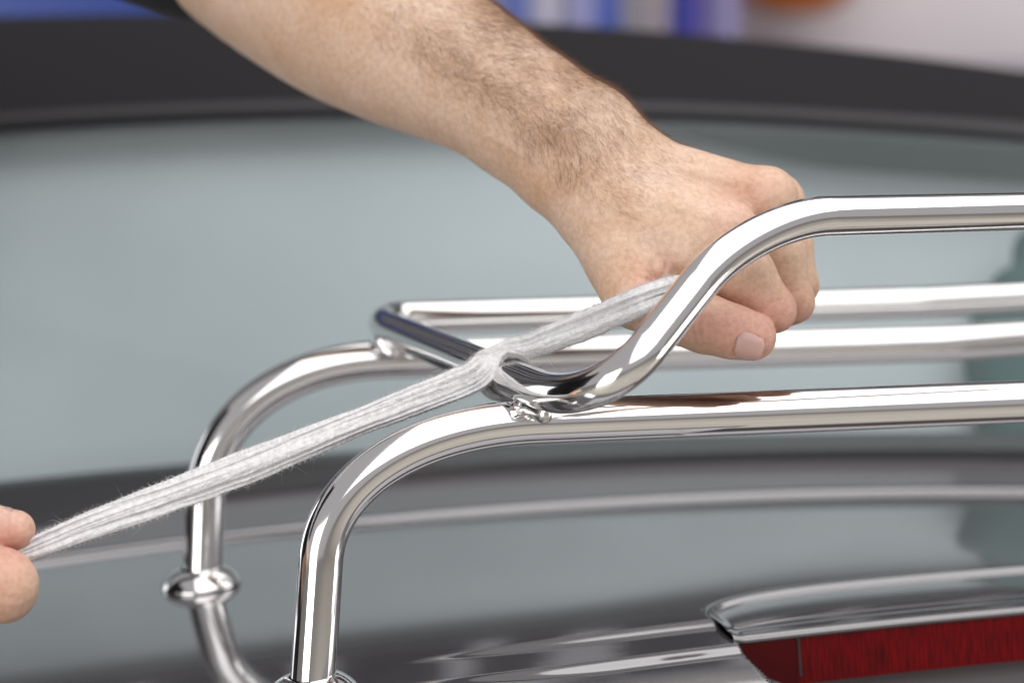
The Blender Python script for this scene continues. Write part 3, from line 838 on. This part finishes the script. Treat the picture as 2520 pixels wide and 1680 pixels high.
# the tuck where the cloth enters the fist
H.add(P(1622, 690, 1.0180), P(1655, 700, 1.021), .0038, .0055, .005, sub=True)
V, Q = H.mesh()
V = relax(V, Q, 2, 0.45)
VN = vnormals(V, Q)
feats = [([(1550, 400), (1700, 420), (1850, 455)], 15, 0.9, 1.2), ([(1560, 470), (1680, 505), (1775, 545)], 15, 0.8, 1.2),
         ([(1480, 395), (1560, 440), (1625, 425), (1690, 465), (1760, 480)], 8, 0.45, 1.2), ([(1540, 540), (1610, 500), (1680, 520), (1730, 500)], 8, 0.4, 1.2),
         ([(1250, 120), (1330, 190), (1400, 260), (1470, 300)], 11, 0.5, 1.2), ([(1100, 250), (1200, 330), (1300, 390)], 10, 0.35, 1.2),
         ([(1697, 768), (1702, 805), (1712, 850)], 4.2, -0.65, 1.05), ([(1716, 775), (1722, 815), (1726, 858)], 4.2, -0.8, 1.05), ([(1738, 785), (1742, 820), (1744, 855)], 4.0, -0.55, 1.05),
         ([(1672, 790), (1684, 842)], 4.5, -0.25, 1.05), ([(1578, 650), (1600, 672), (1622, 692)], 5, -1.1, 1.05), ([(1604, 640), (1612, 665), (1624, 690)], 5, -1.1, 1.05),
         ([(1562, 678), (1592, 688), (1622, 694)], 5, -0.6, 1.05), ([(1645, 640), (1636, 668), (1626, 690)], 5, -0.5, 1.05), ([(1668, 660), (1648, 680)], 5, -0.4, 1.05),
         ([(1888, 752), (1912, 738), (1938, 742)], 4.5, -0.45, 1.05), ([(1880, 735), (1906, 722), (1928, 726)], 4.5, -0.2, 1.05), ([(1946, 720), (1978, 712), (1996, 722)], 4.5, -0.22, 1.07),
         ([(1360, 420), (1420, 470), (1440, 520)], 7, -0.25, 1.2), ([(1400, 420), (1460, 480), (1480, 540)], 7, -0.2, 1.2)]
V = relief(V, VN, feats)
keep = None
arm = fast_mesh('arm', V - PO, Q, M_skin, person)
tag(arm, 'bare hairy forearm with its fist closed on the cloth')
VN = vnormals(V, Q)
rel = V - ORG; dep = rel[:, 1] * CP - rel[:, 2] * SP
px = 1260 + F * rel[:, 0] / dep; py = 840 - F * (rel @ np.array([0, SP, CP])) / dep
def near(x, y, r): return np.exp(-((px - x) ** 2 + (py - y) ** 2) / (2 * r * r))
fl_ = 0.8 * np.exp(-((py - (760 + (px - 1600) * 0.3)) / 55) ** 2) * smooth01((px - 1560) / 80) * (dep < 1.05) + 0.6 * near(1850, 800, 70) + 0.45 * near(1915, 790, 45) + 0.4 * near(1975, 770, 45) + 0.5 * near(1615, 700, 50) \
    + 0.35 * near(1860, 470, 60) + 0.25 * near(1790, 560, 50)
at_ = arm.data.attributes.new('flush', 'FLOAT', 'POINT'); at_.data.foreach_set('value', np.clip(fl_, 0, 0.8).astype(np.float32))

# thumbnail: curved plate set on the thumb
def nail(center_a, center_b, r0, r1, face, ang, parent, name='fingernail', t0=0.0, t1=1.0):
    a, b_ = np.asarray(center_a), np.asarray(center_b); t = (b_ - a) / np.linalg.norm(b_ - a)
    n = np.asarray(face, float); n -= t * (n @ t); n /= np.linalg.norm(n); s = np.cross(t, n)
    rows = []
    for q in np.linspace(0, 1, 14):
        wq = ang * (0.80 + 0.20 * math.sin(math.pi * min(1, q * 1.15 + 0.1))) * (1 if q < 0.9 else 1 - 0.5 * ((q - 0.9) / 0.1) ** 2) * (1 if q > 0.25 else 0.62 + 0.38 * math.sin(q / 0.25 * math.pi / 2))
        rr = (r0 + (r1 - r0) * q)
        c = a + (b_ - a) * (t0 + (t1 - t0) * q)
        row = []
        for g in np.linspace(-1, 1, 15):
            an = g * wq
            lift = 0.00018 - 0.0009 * abs(g) ** 4 - 0.0009 * (1 - q) ** 5 - 0.0004 * max(0, q - 0.85) * 6
            row.append(c + (rr + lift) * (math.cos(an) * n + math.sin(an) * s) - n * 0.10 * rr * (1 - math.cos(an)))
        rows.append(row)
    o = loft(name, np.array(rows) - PO, M_nail, parent)
    m = o.modifiers.new('solid', 'SOLIDIFY'); m.thickness = 0.0005; m.offset = 0
    return o
nail(P(1806, 826, 1.0180), P(1874, 838, 1.0185), .0113, .0109, ray(1840, 800) * -1 + np.array([0.10, 0, -0.42]), 0.62, arm)

# arm hair: roots chosen on the back and outer side of the forearm
axis_px = np.array([0.854, 0.52])
along = (px - 808) * axis_px[0] + (py - 8) * axis_px[1]            # 0 near elbow, ~740 at the wrist
across = (px - 808) * axis_px[1] - (py - 8) * axis_px[0]           # + towards the upper contour
dens = smooth01((along + 60) / 420) * smooth01((1010 - along) / 330)
lower = -(150 - 0.05 * along) + 40
dens = dens * smooth01((across + 105 - 0.09 * (700 - along)) / 110)
dens = dens * (1 + 0.25 * np.exp(-((across - 0.06 * (along - 500) - 10) / 55) ** 2) + 0.5 * np.exp(-((across + 90) / 45) ** 2) * smooth01((along - 560) / 120) * smooth01((900 - along) / 150))
clump = 0.75 + 0.5 * smooth01(0.5 + 0.9 * np.sin(px * 0.021 + 1.7 * np.sin(py * 0.017)) * np.sin(py * 0.026 + 1.3 * np.sin(px * 0.013)))
dens = dens * clump
toward = VN @ np.array([0.15, -0.9, 0.5])
dens = dens * (toward > -0.35)
nh = 17000
pick = rng.choice(len(V), nh, p=dens / dens.sum())
ro = V[pick] + rng.normal(0, 0.0005, (nh, 3)); nn = VN[pick]
wdir_ = P(1480, 440, 1.06) - P(985, 125, 1.13); wdir_ /= np.linalg.norm(wdir_)
down = P(1100, 400, 1.1) - P(1160, 200, 1.1); down /= np.linalg.norm(down)
ac = across[pick]; al_ = along[pick]
mixd = 0.15 + 0.75 * smooth01((70 - ac) / 180) * smooth01((950 - al_) / 300)
swirl = 0.35 * np.sin(al_ * 0.011) 
dd = wdir_[None] + (mixd + swirl)[:, None] * down[None] + rng.normal(0, 0.28, (nh, 3)); dd -= nn * np.sum(dd * nn, 1)[:, None]; dd /= np.linalg.norm(dd, axis=1)[:, None]
ln = rng.uniform(0.004, 0.0105, nh) * (0.65 + 0.35 * smooth01((980 - al_) / 300))
hair = strands('arm_hair', ro - PO, nn, dd, ln, rng.uniform(0.000022, 0.000036, nh), M_hair, arm, 0.42, 0.35, 5, 9)
tag(hair, kind='stuff')
# sparse fine hairs on the back of the hand
dh = smooth01((px - 1480) / 80) * smooth01((1900 - px) / 100) * (py < 640) * (toward > 0.1)
pick = rng.choice(len(V), 700, p=dh / dh.sum())
nn = VN[pick]; dd = wdir_[None] * 0.8 + 0.5 * down[None] + rng.normal(0, 0.3, (700, 3)); dd -= nn * np.sum(dd * nn, 1)[:, None]; dd /= np.linalg.norm(dd, axis=1)[:, None]
hair2 = strands('arm_hair', V[pick] - PO, nn, dd, rng.uniform(.002, .006, 700), 0.000022, M_hair, arm, 0.3, 0.3, 5, 11)
tag(hair2, kind='stuff')

# other hand: thumb laid over the bent index finger, cloth pinched between
R = Body((-0.52, 0.86, CAM_Z - 0.36), (-0.165, 1.10, CAM_Z - 0.12), 0.0011)
R.add(P(-900, 1500, 0.93), P(-1700, 1450, 0.95), .027, .036, .02)
R.add(P(-620, 1440, 0.955), P(-900, 1500, 0.93), .026, .026, .02)
for y, d in ((1380, 0.965), (1440, 0.985), (1500, 1.0)):
    R.add(P(-640, 1460, 0.955), P(-250, y, d), .019, .014, .010)
R.add(P(-520, 1400, 0.955), P(-260, 1300, 0.968), .018, .013, .010)
R.chain([(-250, 1500, 1.006, 11), (-130, 1535, 1.01, 9.5), (-190, 1480, 1.03, 8.4)], .004, .002)
R.chain([(-250, 1440, 0.99, 12), (-70, 1480, 0.992, 10.0), (-150, 1440, 1.012, 8.6)], .004, .002)
R.chain([(-250, 1390, 0.972, 13), (-30, 1425, 0.970, 13.2), (6, 1436, 0.972, 13.4), (8, 1450, 0.974, 12.4), (-140, 1425, 1.0, 9)], .004, .0012)
R.chain([(-260, 1300, 0.968, 12.5), (-110, 1290, 0.978, 10.5), (-20, 1298, 0.983, 9.0), (38, 1303, 0.986, 8.2)], .003, .0012)
V2, Q2 = R.mesh(); V2 = relax(V2, Q2, 2, 0.45)
V2 = relief(V2, vnormals(V2, Q2), [([(-20, 1395), (5, 1400), (40, 1418)], 5, -0.25, 1.2), ([(-20, 1440), (20, 1446), (60, 1450)], 5, -0.3, 1.2), ([(-20, 1465), (15, 1468), (60, 1476)], 5, -0.25, 1.2),
     ([(-20, 1490), (25, 1496), (60, 1500)], 5, -0.2, 1.2), ([(10, 1420), (16, 1460), (10, 1500)], 5, -0.15, 1.2)])
hand = fast_mesh('arm', V2 - PO, Q2, M_skin, person)
tag(hand, 'pinching hand with thumb over bent index finger')
rel = V2 - ORG; dep2 = rel[:, 1] * CP - rel[:, 2] * SP
px2 = 1260 + F * rel[:, 0] / dep2; py2 = 840 - F * (rel @ np.array([0, SP, CP])) / dep2
at_ = hand.data.attributes.new('flush', 'FLOAT', 'POINT')
at_.data.foreach_set('value', np.clip(0.9 * np.exp(-((px2 - 20) ** 2 + (py2 - 1335) ** 2) / (2 * 60 ** 2)) + 0.35 * np.exp(-((px2 - 10) ** 2 + (py2 - 1490) ** 2) / (2 * 50 ** 2)), 0, 0.85).astype(np.float32))
nail(P(-50, 1296, 0.9815), P(26, 1301, 0.985), .0092, .0084, IMG_UP + np.array([0, -0.12, 0]), 0.75, hand)

# shirt: sleeve over the elbow plus the body of the wearer standing left of the car
S = Body((-1.25, 0.62, 0.80), (-0.08, 1.62, 1.75), 0.008)
el = P(470, -215, 1.225)
S.add((-0.62, 1.34, 1.46), el, .075, .0545, .03)
S.add((-0.66, 0.96, 1.44), (-0.60, 0.90, 1.15), .075, .062, .03)
S.add((-0.95, 1.05, 0.90), (-0.95, 1.25, 0.90), .13, .13, .05)
for y in (1.02, 1.28):
    S.add((-0.95, y, 0.92), (-0.78, y, 1.32), .13, .135, .06)
S.add((-0.70, 0.98, 1.42), (-0.70, 1.32, 1.42), .09, .09, .06)
V3, Q3 = S.mesh(); V3 = relax(V3, Q3, 4)
shirt = fast_mesh('shirt', V3 - PO, Q3, M_shirt, person)

# ------------------------------------------------------------------ things in front of the back wall
shelf = empty('wall_shelf', (0.2, WY - 0.18, CAM_Z - 0.13))
tag(shelf, 'long grey shelf carrying blue bottles on the pale wall', 'shelf')
M_metal = mat('grey_metal', (0.35, 0.34, 0.36), 0.5, 0.3)
def box(name, c, s, m, parent=None, bev=0.004):
    bm = bmesh.new(); bmesh.ops.create_cube(bm, size=1)
    for v in bm.verts: v.co = Vector((c[0] + v.co.x * s[0], c[1] + v.co.y * s[1], c[2] + v.co.z * s[2]))
    if bev: bmesh.ops.bevel(bm, geom=bm.edges[:], offset=bev, segments=2, affect='EDGES')
    me = bpy.data.meshes.new(name); bm.to_mesh(me); bm.free(); me.materials.append(m)
    return link(bpy.data.objects.new(name, me), parent)
box('board', (0, 0, -0.012), (1.5, 0.34, 0.024), M_metal, shelf)
for x in (-0.6, 0.0, 0.6): box('bracket', (x, 0.05, -0.09), (0.03, 0.24, 0.13), M_metal, shelf)
cols = [('pale lilac', (0.40, 0.40, 0.62)), ('mid blue', (0.16, 0.22, 0.60)), ('white', (0.62, 0.60, 0.72)), ('lavender', (0.42, 0.42, 0.70)), ('bright blue', (0.10, 0.16, 0.55)),
        ('grey', (0.36, 0.34, 0.38)), ('beige', (0.46, 0.40, 0.42)), ('deep blue', (0.03, 0.04, 0.36)), ('dark violet blue', (0.12, 0.10, 0.42)), ('soft violet', (0.36, 0.33, 0.60))]
xpx = [1195, 1262, 1338, 1425, 1490, 1552, 1612, 1662, 1708, 1778]
for (nm, c), xq in zip(cols, xpx):
    dpt = (WY - 0.2) / CP
    X = (xq - 1260) / F * dpt
    i = xpx.index(xq); w = ((xpx[i + 1] if i < 9 else 1835) - xpx[max(i - 1, 0)] * 1.0 if i else 70) / 2 / F * dpt * 0.92
    rt = empty('spray_bottle', (X, WY - 0.2, CAM_Z - 0.13)); tag(rt, nm + ' bottle standing on the long wall shelf', 'bottle', 'bottles on the wall shelf')
    mb = mat(nm.replace(' ', '_') + '_plastic', c, 0.4); r = w / 2
    lathe('body', [(0, 0.0), (r * 0.92, 0.0), (r, 0.008), (r, 0.17), (r * 0.8, 0.20), (r * 0.35, 0.222), (r * 0.35, 0.24)], mb, rt, 24)
    lathe('cap', [(r * 0.42, 0.238), (r * 0.45, 0.245), (r * 0.42, 0.275), (0, 0.278)], M_wall, rt, 20)
M_or = mat('orange_plastic', (0.62, 0.16, 0.012), 0.45)
d_ = (WY - 0.25) / CP
oc = P(1962, -98, d_)
ob = empty('orange_tub', oc); tag(ob, 'rounded orange plastic tub mounted on the pale wall', 'tub')
lathe('bowl', [(0, -0.085), (0.05, -0.080), (0.085, -0.058), (0.103, -0.02), (0.108, 0.03), (0.112, 0.09), (0.106, 0.09), (0.10, 0.03), (0.0, -0.07)], M_or, ob, 40)
box('bracket', (0, 0.165, 0.03), (0.03, 0.17, 0.05), M_metal, ob)
M_blue = mat('deep_blue_enamel', (0.012, 0.05, 0.30), 0.35)
cb = empty('tool_cabinet', (-1.0, 3.25, 0)); tag(cb, 'deep blue workshop cabinet behind the car roof', 'cabinet')
box('carcass', (0, 0.25, 0.90), (1.5, 0.5, 1.70), M_blue, cb, 0.01)
for i in range(5):
    dr = box('drawer', (0, -0.008, 0.20 + 0.33 * i), (1.40, 0.02, 0.30), M_blue, cb, 0.006)
    box('handle', (0, -0.03, 0.31 + 0.33 * i), (0.6, 0.02, 0.02), M_metal, dr, 0.004)
